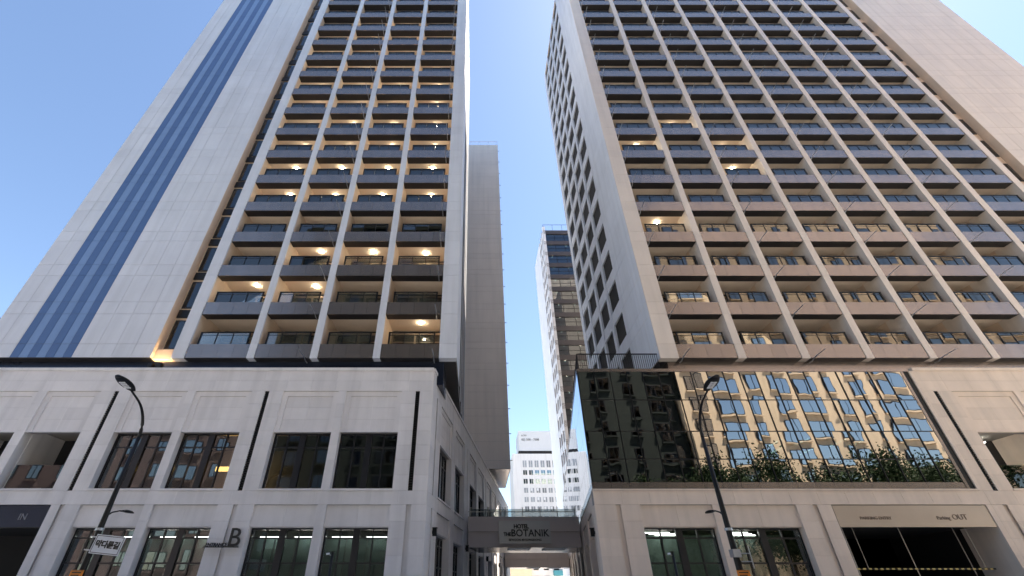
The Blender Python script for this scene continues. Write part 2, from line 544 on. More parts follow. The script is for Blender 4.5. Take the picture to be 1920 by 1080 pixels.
LIT = {0: (3,), 1: (0, 1), 2: (1, 2, 3), 3: (), 4: (0, 1, 2, 3), 5: (0, 1, 2, 3), 6: (0, 1, 2, 3), 7: (0, 1, 2, 3), 8: (0, 1, 2, 3), 9: (0, 1, 2, 3), 10: (0, 1, 2, 3), 11: (0, 1, 2, 3), 12: (0, 1, 2, 3), 13: (1, 2)}
BL = [(-17.37, -13.67), (-13.24, -9.92), (-9.48, -6.20), (-5.77, -2.28)]
for f in range(NF + 1):
    for i, (a0, a1) in enumerate(BL):
        balcony_bay(TL, FT, a0, a1, f, 1, i in LIT.get(f, ()), i in (1, 3), f < NP)
for (a0, a1) in BL:
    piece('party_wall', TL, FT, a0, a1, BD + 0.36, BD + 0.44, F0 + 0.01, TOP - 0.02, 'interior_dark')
FLS = Frame(-1.22, YT, 0, 1, -1, 0)
side_bays(TL, FLS, lambda v: v - YT, [(28.5, 30.9), (31.4, 33.7), (34.2, 36.6), (37.1, 39.3)], (24.04, 28.5), 40.2)
piece('roof_slab', TL, FT, -29.8, -1.25, 0.05, 16.2, TOP, TOP + 0.4, 'white_panel')
piece('plinth', TL, FT, -29.6, -2.0, 0.55, 3.0, 11.6, F0 + 0.002, 'navy_panel')
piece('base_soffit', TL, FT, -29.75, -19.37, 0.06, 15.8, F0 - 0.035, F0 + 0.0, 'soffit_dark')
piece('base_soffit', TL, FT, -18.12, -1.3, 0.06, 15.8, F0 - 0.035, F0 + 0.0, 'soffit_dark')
piece('base_soffit', TL, FT, -19.36, -18.13, 0.2, 15.8, F0 - 0.035, F0 + 0.0, 'bay_wall')
for (a0, a1) in PL + [(-2.28, -1.25)]:
    piece('pier_foot', TL, FT, a0 + 0.003, a1 - 0.003, 0.0, 0.5, F0 - 0.045, F0 - 0.001, 'white_panel')
piece('slot_base', TL, FT, -19.33, -18.14, 0.20, 0.61, F0 + 0.002, F0 + 0.62, 'bay_wall')
for k, a in enumerate((-19.05, -18.55)):
    up = thing('uplight', '%s of two small uplights at the foot of the slot in the striped tower' % ('left one', 'right one')[k], 'lamp', (a, YT, 12.35), group='uplights of the tower slot')
    piece('housing', up, FT, a - 0.12, a + 0.12, -0.12, 0.12, 12.34, 12.58, 'black_metal')
    piece('lens', up, FT, a - 0.10, a + 0.10, -0.10, 0.10, 12.581, 12.60, 'lamp_uplight')
    piece('rim', up, FT, a - 0.14, a + 0.14, -0.14, -0.121, 12.40, 12.68, 'black_metal')
    piece('rim', up, FT, a + 0.121, a + 0.14, -0.12, 0.12, 12.40, 12.68, 'black_metal')
    piece('rim', up, FT, a - 0.14, a - 0.121, -0.12, 0.12, 12.40, 12.68, 'black_metal')

# ---- right tower
TR = thing('hotel_tower', 'wide tower of eight balcony columns above the glass box', 'tower', (26, YT, F0))
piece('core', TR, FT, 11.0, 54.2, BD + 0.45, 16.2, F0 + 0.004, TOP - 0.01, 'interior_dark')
pier_stack(TR, FT, 10.83, 11.93, BD + 0.4, m='panel_warm_lit')
PR = [(15.45, 15.92), (19.23, 19.70), (23.03, 23.48), (26.78, 27.21), (30.48, 30.92), (34.16, 34.64), (37.84, 38.32), (41.95, 42.5)]
for (a0, a1) in PR: pier_stack(TR, FT, a0, a1, BD + 0.4, m='panel_warm_lit')
BR = [(11.93, 15.45)] + [(PR[i][1], PR[i+1][0]) for i in range(7)]
LITR = {6: (0, 2), 5: (2,), 7: (1,), 3: (0,)}
for f in range(NF + 1):
    for i, (a0, a1) in enumerate(BR):
        balcony_bay(TR, FT, a0, a1, f, -1, i in LITR.get(f, ()), i in (0, 2, 4, 6), f < NP)
for (a0, a1) in BR:
    piece('party_wall', TR, FT, a0, a1, BD + 0.36, BD + 0.44, F0 + 0.01, TOP - 0.02, 'interior_dark')
piece('slot_wall', TR, FT, 42.5, 44.03, 0.62, 1.0, F0 + 0.003, TOP, 'bay_wall')
piece('return_wall', TR, FT, 44.035, 44.058, 0.002, 0.62, F0 + 0.003, TOP, 'bay_wall')
piece('rear_wing', TR, FT, 19.0, 54.0, 16.3, 29.5, 12.1, TOP, 'panel_warm_lit')  # unseen mass added to keep the sun out of the alley
piece('rear_wing', TR, FT, 19.0, 54.0, 29.6, 40.0, 12.1, 60.0, 'panel_warm_lit')  # lower unseen mass, added to shade only the podium's alley wall
for f in range(NF):
    z = F0 + f*FH
    w = piece('window', TR, FT, 42.65, 43.9, 0.56, 0.62, z + 0.75, z + 2.85, 'dark_frame')
    piece('glass_pane', w, FT, 42.75, 43.8, 0.545, 0.555, z + 0.85, z + 2.75, 'pane_dark')
clad_wall(TR, FT, [(44.06 + i*1.28, 44.06 + (i+1)*1.28, 'panel_warm_lit') for i in range(8)], True, depth=16.0, limit=290)
FRS = Frame(10.83, YT, 0, -1, 1, 0)
side_bays(TR, FRS, lambda v: -(v - YT), [(28.5, 30.9), (31.4, 33.7), (34.2, 36.6), (37.1, 39.3)], (24.04, 28.5), 40.2, m='white_panel')
piece('roof_slab', TR, FT, 10.85, 54.3, 0.05, 16.2, TOP, TOP + 0.4, 'panel_warm_lit')
piece('plinth', TR, FT, 11.4, 53.0, 0.55, 3.0, 11.6, F0 + 0.002, 'bronze_metal')
piece('base_soffit', TR, FT, 10.9, 54.2, 0.06, 15.8, F0 - 0.035, F0 + 0.0, 'soffit_dark')
for (a0, a1) in [(10.83, 11.93)] + PR:
    piece('pier_foot', TR, FT, a0 + 0.003, a1 - 0.003, 0.0, 0.5, F0 - 0.045, F0 - 0.001, 'panel_warm_lit')

# ---- blank block behind the left tower
FB = front(52.6)
BK = thing('blank_block', 'windowless beige slab rising behind the striped tower', 'building', (-4, 52.6, F0))
clad_wall(BK, FB, [(-14, -5.1, 'beige_panel'), (-5.1, 3.73, 'beige_panel')], True, 'wall', depth=11, top=69.6, gap=0.016)
rb = MB()
for i in range(12):
    rb.box(-14 + i*1.6, -14 + i*1.6 + 0.05, 0.05, 0.10, 69.6, 70.6)
rb.box(-14, 3.7, 0.05, 0.10, 70.55, 70.62)
rb.obj('roof_railing', 'steel_rail', BK, FB.mx(0, 0, 0))
for f in range(19):
    piece('bracket', BK, FB, 3.73, 3.98, 0.1, 0.16, F0 + f*FH + 0.9, F0 + f*FH + 0.97, 'black_metal')
piece('base_soffit', BK, FB, -13.9, 3.65, 0.05, 10.9, F0 - 0.03, F0 + 0.002, 'bronze_metal')

# ---- third tower, far behind
YB = 73.8
FBG = front(YB)
TB = thing('glazed_tower', 'distant tower with dark spandrels and glass bands beyond the alley', 'tower', (22, YB, 0))
piece('core', TB, FBG, 14.9, 34, 0.6, 14.9, 0, 68.0, 'interior_dark')
for f in range(19):
    z = 67.2 - f*3.02
    sp = piece('spandrel', TB, FBG, 14.42, 34, 0.0, 0.55, z - 0.55, z + 0.45, 'spandrel_dark')
    for i in range(9):
        a = 14.75 + i*2.1
        piece('glass_pane', TB, FBG, a + 0.04, a + 2.06, 0.20, 0.22, z - 2.57, z - 0.56, 'pane_far', tilt=0.01)
        piece('mullion', TB, FBG, a - 0.04, a + 0.04, 0.15, 0.30, z - 2.57, z - 0.56, 'black_metal')
    piece('transom', TB, FBG, 14.6, 34, 0.17, 0.27, z - 1.62, z - 1.55, 'black_metal')
    for i in range(3):
        add('ceiling_lamp', lamp_mesh(), sp, FBG.mx(16.0 + i*3.1, 0.45, z - 0.56))
FBS = Frame(14.40, YB, 0, -1, 1, 0)
piece('blank_wall', TB, FBS, -14.9, -6.6, 0.0, 1.0, 0, 68.7, 'white_panel')
for p0, p1 in ((0.0, 0.5), (1.9, 2.4), (3.8, 4.3), (5.7, 6.6)):
    piece('pier', TB, FBS, -p1, -p0, 0.0, 0.55, 0, 68.7, 'white_panel')
for p0, p1 in ((0.5, 1.9), (2.4, 3.8), (4.3, 5.7)):
    for f in range(22):
        z = 66.4 - f*3.02
        lp = piece('loggia_parapet', TB, FBS, -p1, -p0, 0.05, 0.3, z, z + 1.1, 'white_panel')
        piece('window', TB, FBS, -p1, -p0, 0.45, 0.55, z + 1.1, z + 3.0, 'brown_frame')
rb = MB()
for i in range(10):
    rb.box(14.5 + i*2.1, 14.55 + i*2.1, 0.1, 0.15, 67.65, 69.4)
rb.box(14.5, 34, 0.1, 0.15, 69.35, 69.42)
rb.obj('roof_railing', 'black_metal', TB, FBG.mx(0, 0, 0))

# ---- white office block at the end of the view
YO = 190.0
FO = front(YO)
OB = thing('office_block', 'white office block with square windows at the far end of the alley', 'building', (28, YO, 0))
piece('wall', OB, FO, 14.4, 52, 0, 20, 0, 49.0, 'office_white')
piece('roof_box', OB, FO, 17.4, 46, 1.0, 15, 50.4, 58.6, 'office_sign')
piece('roof_band', OB, FO, 17.2, 46.2, 0.9, 15.2, 49.0, 50.4, 'interior_dark')
for j in range(13):
    z = 45.0 - j*3.32
    for i in range(12):
        a = 18.5 + i*2.42
        h = 2.6 if j == 0 else 1.75
        w = piece('window', OB, FO, a, a + 1.55, -0.10, 0.02, z - h/2, z + h/2, 'pane_far_teal' if j in (1, 2) else 'office_window')
        piece('sash', w, FO, a + 0.70, a + 0.85, -0.16, -0.10, z - h/2, z + h/2, 'office_white')
        if j > 2 and (i*7 + j*3) % 5 in (1, 3):
            piece('blind', w, FO, a + 0.15, a + 0.95, -0.14, -0.11, z - h*0.1, z + h/2 - 0.1, 'sign_white')
text_on('lettering', OB, FO, 18.6, 0.95, 54.6, '02) 500 - 7588', 1.25, depth=0.04, align='LEFT')
text_on('lettering', OB, FO, 18.6, 0.95, 56.4, 'A 701', 0.95, depth=0.04, align='LEFT')

# ------------------------------------------------------------------ podiums
YP = 23.8
FP = front(YP)
K = 0.1414
LN = math.sqrt(1 + K*K)
FAL = Frame(-2.48, YP, K/LN, 1/LN, -1/LN, K/LN)       # alley side of the left podium, a = (y - YP) * LN
FAR = Frame(5.70, YP, -K/LN, -1/LN, 1/LN, -K/LN)      # alley side of the right podium, a = -(y - YP) * LN
sL = lambda y: (y - YP) * LN
sR = lambda y: -(y - YP) * LN

def window_unit(par, fr, a0, a1, z0, z1, d, trans, pane, tilt=0.004):
    """Dark steel window: thick middle mullion, thin quarter mullions, transoms; each pane its own piece."""
    w, h = a1 - a0, z1 - z0
    mb = MB()
    t = 0.07
    mb.box(-w/2, -w/2 + t, 0, 0.14, 0, h); mb.box(w/2 - t, w/2, 0, 0.14, 0, h)
    mb.box(-w/2 + t, w/2 - t, 0, 0.14, h - t, h); mb.box(-w/2 + t, w/2 - t, 0, 0.14, 0, t)
    mb.box(-0.16, 0.16, -0.04, 0.12, t, h - t)
    for x in (-w/4 - 0.02, w/4 + 0.02):
        mb.box(x - 0.035, x + 0.035, 0.01, 0.11, t, h - t)
    for zt in trans:
        for (q0, q1) in ((-w/2 + t, -0.16), (0.16, w/2 - t)):
            mb.box(q0, q1, 0.02, 0.10, zt - z0 - 0.035, zt - z0 + 0.035)
    o = mb.obj('window', 'dark_frame', par, fr.mx((a0 + a1)/2, d, z0))
    zs = [z0 + t] + sorted(trans) + [z1 - t]
    ac = (a0 + a1) / 2
    xs = [(a0 + t, ac - w/4 - 0.05), (ac - w/4 + 0.01, ac - 0.16), (ac + 0.16, ac + w/4 - 0.01), (ac + w/4 + 0.05, a1 - t)]
    for (p, q) in xs:
        for (r0, r1) in zip(zs, zs[1:]):
            piece('glass_pane', o, fr, p, q, d + 0.055, d + 0.065, r0 + 0.03, r1 - 0.03, pane, tilt=tilt)
    return o

def podium_wall(par, fr, a0, a1, columns, strips, upper=True, deep=0.5, st='stone'):
    """Stone-clad wall of two tall storeys. columns: (a0, a1, upper kind, lower kind)."""
    columns = sorted(columns)
    zt = 12.32 if upper else 5.84
    if upper:
        n = max(1, round((a1 - a0) / 3.9)); w = (a1 - a0) / n
        for i in range(n):
            piece('coping_stone', par, fr, a0 + i*w + 0.004, a0 + (i+1)*w - 0.004, -0.06, 0.45, 12.14, 12.32, st)
        grid_pieces('stone_panel', par, fr, a0, a1, 0.0, 0.05, 10.93, 12.14, max(1, round((a1 - a0)/1.4)), 2, st)
        piece('backing_wall', par, fr, a0 + 0.01, a1 - 0.01, 0.05, 0.45, 10.94, 12.13, 'stone_joint')
    grid_pieces('stone_panel', par, fr, a0, a1, 0.0, 0.05, 5.15, 5.77, max(1, round((a1 - a0)/1.4)), 1, st)
    piece('backing_wall', par, fr, a0 + 0.01, a1 - 0.01, 0.05, 0.45, 5.16, 5.83, 'stone_joint')
    # piers: the gaps between columns
    def pier(p0, p1, z0, z1, mark):
        segs = [(p0, p1)]
        for s in strips:
            if p0 - 0.01 < s < p1 + 0.01:
                segs = [(p0, s - 0.115), (s + 0.115, p1)]
                if mark == 'slit':
                    piece('louvre_strip', par, fr, s - 0.113, s + 0.113, 0.10, 0.16, z0 + 0.01, z1 - 0.01, 'black_metal')
                    k = int((z1 - z0) / 0.12)
                    mb = MB()
                    for q in range(k):
                        mb.box(-0.11, 0.11, 0.04, 0.10, z0 + 0.03 + q*0.12, z0 + 0.07 + q*0.12)
                    mb.obj('louvre_blades', 'black_metal', par, fr.mx(s, 0, 0))
                else:
                    piece('groove', par, fr, s - 0.113, s + 0.113, 0.09, 0.14, z0 + 0.005, z1 - 0.005, st)
        for (q0, q1) in segs:
            if q1 - q0 > 0.03:
                grid_pieces('stone_panel', par, fr, q0, q1, 0.0, 0.05, z0, z1, 1, rows(z0, z1, 0.76), st, gap=0.006)
        piece('backing_wall', par, fr, p0 + 0.005, p1 - 0.005, 0.14, deep - 0.02, z0 + 0.002, z1 - 0.002, st)
        piece('reveal', par, fr, p0, p0 + 0.05, 0.05, deep, z0 + 0.002, z1 - 0.002, st)
        piece('reveal', par, fr, p1 - 0.05, p1, 0.05, deep, z0 + 0.002, z1 - 0.002, st)
    def gaps(cs):
        p = a0
        for c in cs:
            yield (p, c[0]); p = c[1]
        yield (p, a1)
    for (p0, p1) in gaps([c for c in columns if c[3]]):
        if p1 - p0 > 0.02: pier(p0, p1, 0.14, 5.15, 'groove')
    if upper:
        for (p0, p1) in gaps([c for c in columns if c[2]]):
            if p1 - p0 > 0.02: pier(p0, p1, 5.77, 10.93, 'slit')
    for (c0, c1, ku, kl) in columns:
        if upper and ku:
            # framed panel above the window
            z0, z1 = 8.72, 10.93
            fr_mb = MB()
            w = c1 - c0
            fr_mb.box(-w/2, w/2, 0.07, 0.14, z1 - 0.27, z1)
            fr_mb.box(-w/2, -w/2 + 0.27, 0.07, 0.14, z0, z1 - 0.27)
            fr_mb.box(w/2 - 0.27, w/2, 0.07, 0.14, z0, z1 - 0.27)
            fr_mb.box(-w/2, w/2, 0.02, 0.16, z0 - 0.06, z0)
            o = fr_mb.obj('panel_surround', st, par, fr.mx((c0 + c1)/2, 0, 0))
            grid_pieces('stone_panel', o, fr, c0 + 0.27, c1 - 0.27, 0.12, 0.16, z0 + 0.003, z1 - 0.275, 2, 3, st, gap=0.006)
            piece('backing_wall', par, fr, c0 + 0.005, c1 - 0.005, 0.16, 0.46, z0 - 0.05, z1 - 0.01, 'stone_joint')
            piece('sill', par, fr, c0 - 0.04, c1 + 0.04, -0.05, deep + 0.1, 5.775, 5.87, st)
            if ku == 'win':
                window_unit(par, fr, c0 + 0.02, c1 - 0.02, 5.88, 8.66, 0.34, [7.95], 'pane_dark')
            else:                                            # open loggia
                g = piece('glass_pane', par, fr, c0 + 0.25, c1 - 0.1, 0.30, 0.315, 5.95, 7.05, 'pane_clear')
                mb = MB()
                for q in (0.3, (c1-c0)*0.5, c1 - c0 - 0.2):
                    mb.box(q - 0.025, q + 0.025, 0.33, 0.38, 5.88, 7.0)
                mb.box(0.2, c1 - c0 - 0.05, 0.34, 0.37, 6.72, 6.76)
                mb.obj('railing', 'steel_rail', par, fr.mx(c0, 0, 0))
                for q in (c0, c1):
                    piece('loggia_wall', par, fr, q - 0.05 if q == c1 else q - 0.15, q + 0.15 if q == c1 else q + 0.05, deep, 2.6, 5.8, 9.2, st)
                piece('loggia_window', par, fr, c0 + 0.06, c1 - 0.06, 2.62, 2.7, 5.8, 9.1, 'dark_frame')
                piece('loggia_ceiling', par, fr, c0 - 0.1, c1 + 0.1, 0.47, 2.65, 8.9, 9.2, 'interior_wall')
        if kl:
            if kl == 'win':
                grid_pieces('stone_panel', par, fr, c0 + 0.003, c1 - 0.003, 0.10, 0.15, 4.22, 5.145, 2, 1, st)
                piece('lintel', par, fr, c0 + 0.003, c1 - 0.003, 0.15, deep, 4.18, 5.14, st)
                window_unit(par, fr, c0 + 0.02, c1 - 0.02, 0.25, 4.175, 0.40, [2.74, 3.76], 'pane_clear')

def room(par, x0, x1, y0, y1, name='interior_wall'):
    """Floors, ceilings and the back wall of the rooms behind a podium front."""
    piece('room_back', par, WORLD, x0, x1, y1, y1 + 0.2, 0.1, 12.0, 'interior_wall')
    piece('room_floor', par, WORLD, x0, x1, y0, y1, 5.2, 5.6, 'interior_wall')
    piece('room_ceiling', par, WORLD, x0, x1, y0, y1, 9.0, 9.3, 'interior_dark')
    piece('room_ceiling', par, WORLD, x0, x1, y0, y1, 4.55, 4.75, 'interior_dark')

# ---- left podium
PDL = thing('stone_podium', 'pale stone podium under the striped tower, lettered ENTRANCE B', 'building', (-18, YP, 0))
CL = [(-27.6, -24.57, 'open', None), (-24.04, -21.06, 'open', None), (-19.30, -16.20, 'win', 'win'), (-15.75, -12.62, 'win', 'win'),
      (-10.85, -7.76, 'win', 'win'), (-7.32, -4.22, 'win', 'win'), (-34.0, -20.72, None, 'garage')]
podium_wall(PDL, FP, -34.0, -2.485, CL, [-20.16, -11.75, -3.33])
piece('garage_fascia', PDL, FP, -33.9, -20.74, 0.12, 0.3, 4.19, 5.148, 'navy_panel')
piece('garage_edge', PDL, FP, -33.9, -20.74, 0.10, 0.32, 4.15, 4.188, 'black_metal')
piece('garage_back', PDL, FP, -34, -20.5, 6.0, 6.2, 0.1, 5.0, 'interior_dark')
piece('garage_ceiling', PDL, FP, -34, -20.5, 0.33, 6.0, 4.3, 4.5, 'interior_dark')
piece('garage_side', PDL, FP, -20.5, -20.3, 0.5, 6.0, 0.1, 5.0, 'interior_dark')
text_on('lettering', PDL, FP, -21.9, 0.105, 4.50, 'IN', 0.40, depth=0.012, mat='letter_grey')
text_on('lettering', PDL, FP, -23.6, 0.105, 4.50, 'Parking', 0.26, depth=0.012, mat='letter_grey')
AL_Y = 74.0
ACL = []
for k in range(4):
    b = 25.0 + 11.0*k
    ACL += [(sL(b + 1.2), sL(b + 4.75), 'win', 'win'), (sL(b + 6.0), sL(b + 9.65), 'win', 'win')]
podium_wall(PDL, FAL, 0.065, sL(AL_Y), ACL, [sL(25.0 + 11*k) for k in range(5)])
room(PDL, -20.45, -3.6, 24.4, 29.0)
piece('room_floor', PDL, WORLD, -34, -20.5, 24.4, 29.0, 5.2, 5.6, 'interior_wall')
piece('core', PDL, WORLD, -34, -6, 29.2, 74, 0, 12.1, 'interior_dark')
piece('roof', PDL, FP, -34, -3.0, 0.46, 4.0, 11.9, 12.1, 'interior_wall')
mb = MB()
pts = [(-6.2, 27.8), (-3.2, 24.4), (3.9, 74), (0, 74)]
mb.v += [(x, y, 11.85) for x, y in pts] + [(x, y, 12.08) for x, y in pts]
mb.f += [(3, 2, 1, 0), (4, 5, 6, 7), (0, 1, 5, 4), (1, 2, 6, 5), (2, 3, 7, 6), (3, 0, 4, 7)]
mb.obj('roof_edge', 'interior_wall', PDL)
mb = MB()
pts = [(-5.6, 29.2), (-3.7, 29.2), (2.6, 74), (-1, 74)]
mb.v += [(x, y, 0.1) for x, y in pts] + [(x, y, 11.8) for x, y in pts]
mb.f += [(3, 2, 1, 0), (4, 5, 6, 7), (0, 1, 5, 4), (1, 2, 6, 5), (2, 3, 7, 6), (3, 0, 4, 7)]
mb.obj('room_block', 'interior_dark', PDL)

# ---- right podium with its glass box
PDR = thing('stone_podium', 'warm-lit stone podium carrying the dark glass box, with a parking entry', 'building', (26, YP, 0))
CR = [(7.90, 11.40, None, 'win'), (11.78, 15.48, None, 'win'), (17.20, 24.72, None, 'garage'), (26.55, 30.0, None, 'win'), (30.42, 33.8, None, 'win')]
podium_wall(PDR, FP, 5.705, 25.0, [c for c in CR if c[0] < 25], [6.84, 16.40], upper=False, st='stone_warm_lit')
podium_wall(PDR, FP, 25.0, 56.0, [(26.55, 30.0, 'open', 'win'), (30.42, 33.87, 'win', 'win')], [25.64], upper=True, st='stone_warm_lit')
piece('parking_fascia', PDR, FP, 17.24, 24.68, 0.03, 0.3, 4.19, 5.12, 'champagne_metal')
piece('parking_back', PDR, FP, 17.0, 25.0, 7.0, 7.2, 0.1, 5.0, 'interior_dark')
piece('parking_ceiling', PDR, FP, 17.0, 25.0, 0.32, 7.0, 4.3, 4.5, 'interior_dark')
piece('parking_side', PDR, FP, 16.9, 17.1, 0.5, 7.0, 0.1, 5.0, 'interior_dark')
piece('parking_side', PDR, FP, 24.74, 24.9, 0.5, 2.0, 0.1, 4.3, 'stone_warm_lit')
piece('parking_side', PDR, FP, 24.92, 25.1, 2.0, 7.0, 0.1, 5.0, 'interior_dark')
for a in (18.1, 20.9, 23.6):
    piece('shutter_guide', PDR, FP, a, a + 0.03, 1.2, 1.23, 0.2, 4.3, 'steel_rail')
text_on('lettering', PDR, FP, 19.1, 0.02, 4.50, 'PARKING ENTRY', 0.20, depth=0.01, mat='letter_brown')
text_on('lettering', PDR, FP, 22.35, 0.02, 4.50, 'Parking', 0.22, depth=0.01, mat='letter_brown')
text_on('lettering', PDR, FP, 23.15, 0.02, 4.50, 'OUT', 0.34, depth=0.01, mat='letter_brown')
bar = thing('height_bar', 'striped height limit bar hanging across the parking entry', 'barrier', (21, YP + 0.8, 2.5))
for i in range(24):
    a = 17.75 + i*0.27
    piece('stripe_band', bar, FP, a, a + 0.135, 0.75, 0.81, 2.50, 2.56, 'yellow_paint')
    piece('stripe_band', bar, FP, a + 0.135, a + 0.27, 0.75, 0.81, 2.50, 2.56, 'black_metal')
for a in (18.3, 23.8):
    piece('hanger', bar, FP, a, a + 0.02, 0.77, 0.79, 2.56, 4.3, 'steel_rail')

ZR = [5.86, 6.17, 7.27, 8.69, 10.41, 12.09]
GX0, GX1, GN = 5.74, 24.26, 20
gw = (GX1 - GX0) / GN
box = piece('curtain_frame', PDR, FP, 5.72, 24.76, -0.03, 0.25, 12.09, 12.27, 'bronze_metal')
for i in range(GN):
    a = GX0 + i*gw
    piece('base_panel', PDR, FP, a + 0.006, a + gw - 0.006, 0.0, 0.04, 5.86, 6.165, 'bronze_metal', tilt=0.002)
    for j in range(1, 5):
        piece('glass_pane', PDR, FP, a + 0.012, a + gw - 0.012, 0.0, 0.02, ZR[j] + 0.012, ZR[j+1] - 0.012, 'pane_curtain', tilt=0.007)
    piece('mullion', PDR, FP, a - 0.022, a + 0.022, -0.035, 0.14, 6.17, 12.09, 'black_metal')
for j in range(2, 5):
    piece('transom', PDR, FP, GX0, GX1, -0.02, 0.10, ZR[j] - 0.022, ZR[j] + 0.022, 'black_metal')
piece('box_jamb', PDR, FP, 24.27, 24.42, -0.02, 0.3, 5.86, 12.085, 'bronze_metal')
piece('box_reveal', PDR, FP, 24.425, 24.76, 0.06, 0.30, 5.86, 12.085, 'black_metal')
piece('box_end', PDR, FP, 24.77, 25.0, 0.0, 0.4, 5.775, 12.14, 'stone_warm_lit')
piece('box_sill', PDR, FP, 5.71, 24.8, -0.05, 0.3, 5.775, 5.855, 'stone_warm_lit')
piece('corner_curtain', PDR, FP, 6.6, 7.35, 0.6, 0.63, 6.2, 8.6, 'teal_curtain')
piece('corner_curtain', PDR, FP, 7.5, 8.3, 0.6, 0.63, 6.2, 8.6, 'teal_curtain')
# glass side towards the alley
ys = [23.83 + i*2.0 for i in range(23)]
for y0, y1 in zip(ys, ys[1:]):
    piece('base_panel', PDR, FAR, sR(y1) + 0.005, sR(y0) - 0.005, 0.0, 0.04, 5.86, 6.165, 'bronze_metal')
    for j in range(1, 5):
        piece('glass_pane', PDR, FAR, sR(y1) + 0.006, sR(y0) - 0.006, 0.0, 0.02, ZR[j] + 0.006, ZR[j+1] - 0.006, 'pane_mirror', tilt=0.002)
piece('curtain_frame', PDR, FAR, sR(ys[-1]), sR(ys[0]), -0.02, 0.25, 12.09, 12.2, 'bronze_metal')
piece('side_backing', PDR, FAR, sR(ys[-1]), sR(ys[1]), 0.30, 0.4, 6.0, 12.0, 'interior_dark')
ACR = []
for k in range(4):
    b = 25.0 + 11.0*k
    ACR += [(sR(b + 4.75), sR(b + 1.2), None, 'win'), (sR(b + 9.65), sR(b + 6.0), None, 'win')]
podium_wall(PDR, FAR, sR(70.0), -0.065, ACR, [sR(25.0 + 11*k) for k in range(5)], upper=False, st='stone_warm_lit')
# rooms behind
piece('room_back', PDR, WORLD, 7.5, 56, 30.8, 31.0, 0.1, 12.0, 'interior_dark')
piece('room_floor', PDR, WORLD, 7.6, 56, 24.3, 30.8, 5.2, 5.6, 'interior_wall')
piece('room_ceiling', PDR, WORLD, 7.6, 56, 24.3, 30.8, 9.3, 9.6, 'interior_dark')
piece('room_ceiling', PDR, WORLD, 7.6, 16.9, 24.3, 30.8, 4.55, 4.75, 'interior_wall')
mb = MB()
pts = [(6.2, 24.1), (55.9, 24.1), (55.9, 66), (12.2, 66)]
mb.v += [(x, y, 12.0) for x, y in pts] + [(x, y, 12.085) for x, y in pts]
mb.f += [(3, 2, 1, 0), (4, 5, 6, 7), (0, 1, 5, 4), (1, 2, 6, 5), (2, 3, 7, 6), (3, 0, 4, 7)]
mb.obj('roof', 'interior_wall', PDR)
piece('core', PDR, WORLD, 13.5, 56, 31.2, 70, 0, 12.0, 'interior_dark')

# terrace railing on the glass box roof
rl = thing('terrace_railing', 'black barred railing on the roof of the glass box', 'railing', (8, 24.1, 12.1))
mb = MB()
mb.box(5.95, 10.75, 24.20, 24.25, 13.38, 13.44); mb.box(5.95, 10.75, 24.20, 24.25, 12.18, 12.22)
mb.obj('rail', 'black_metal', rl)
bm_ = MB().box(-0.012, 0.012, -0.012, 0.012, 0, 1.17).mesh('baluster', 'black_metal')
for i in range(40):
    add('baluster', bm_, rl, Matrix.Translation((5.97 + i*0.1215, 24.225, 12.215)))
for y in [24.25 + i*0.14 for i in range(1, 45)]:
    add('baluster', bm_, rl, Matrix.Translation((5.95 + K*(y - 24.2), y, 12.215)))
mb = MB().tube([(5.95, 24.22, 13.41), (5.95 + K*6.2, 30.4, 13.41)], 0.03, 6)
mb.obj('rail', 'black_metal', rl)

# ------------------------------------------------------------------ bridges over the alley
def bridge(y0, y1, label, z0, z1, rail):
    t = thing('footbridge', label, 'bridge', (3, y0, z0))
    ax = lambda u, y: u + K*(y - YP)
    fr = front(y0)
    zm = (z0 + z1) / 2 + 0.02
    xa, xb = ax(-2.40, y0), ax(5.62, y0)
    n = 3; w = (xb - xa) / n
    for i in range(n):
        piece('fascia_panel', t, fr, xa + i*w + 0.005, xa + (i+1)*w - 0.005, 0.0, 0.15, zm, z1, 'beam_panel')
        piece('fascia_panel', t, fr, xa + i*w + 0.005, xa + (i+1)*w - 0.005, 0.10, 0.25, z0, zm - 0.004, 'beam_panel')
    mb = MB()
    pts = [(xa, y0 + 0.25), (xb, y0 + 0.25), (ax(5.62, y1), y1), (ax(-2.40, y1), y1)]
    mb.v += [(x, y, z0 + 0.02) for x, y in pts] + [(x, y, z1 - 0.25) for x, y in pts]
    mb.f += [(3, 2, 1, 0), (4, 5, 6, 7), (0, 1, 5, 4), (1, 2, 6, 5), (2, 3, 7, 6), (3, 0, 4, 7)]
    mb.obj('deck', 'bronze_metal', t)
    for i in range(2):
        x0 = xa + 2.9 + i*2.6
        piece('soffit_panel', t, WORLD, x0, x0 + 1.6, y0 + 0.8, y0 + 2.6, z0 - 0.03, z0 + 0.015, 'sign_white')
    if rail:
        mb = MB()
        for i in range(7):
            x = xa + 0.2 + i * (xb - xa - 0.4) / 6
            mb.box(x - 0.025, x + 0.025, y0 + 0.3, y0 + 0.35, z1 - 0.25, z1 + 0.62)
            mb.box(x - 0.08, x + 0.08, y0 + 0.28, y0 + 0.37, z1 + 0.62, z1 + 0.65)
        mb.box(xa, xb, y0 + 0.31, y0 + 0.34, z1 + 0.34, z1 + 0.39)
        mb.obj('railing', 'steel_rail', t)
        piece('glass_pane', t, WORLD, xa + 0.1, xb - 0.1, y0 + 0.36, y0 + 0.37, z1 - 0.2, z1 + 0.55, 'pane_clear')
    return t
bridge(36.0, 41.5, 'beige footbridge across the alley carrying the hotel sign', 4.25, 6.17, True)
bridge(65.0, 69.0, 'second beige footbridge deep in the alley', 4.22, 5.95, False)
FS = front(35.78)
sg = thing('hotel_sign', 'grey sign board with black letters on the first footbridge', 'sign', (3.36, 35.78, 4.4))
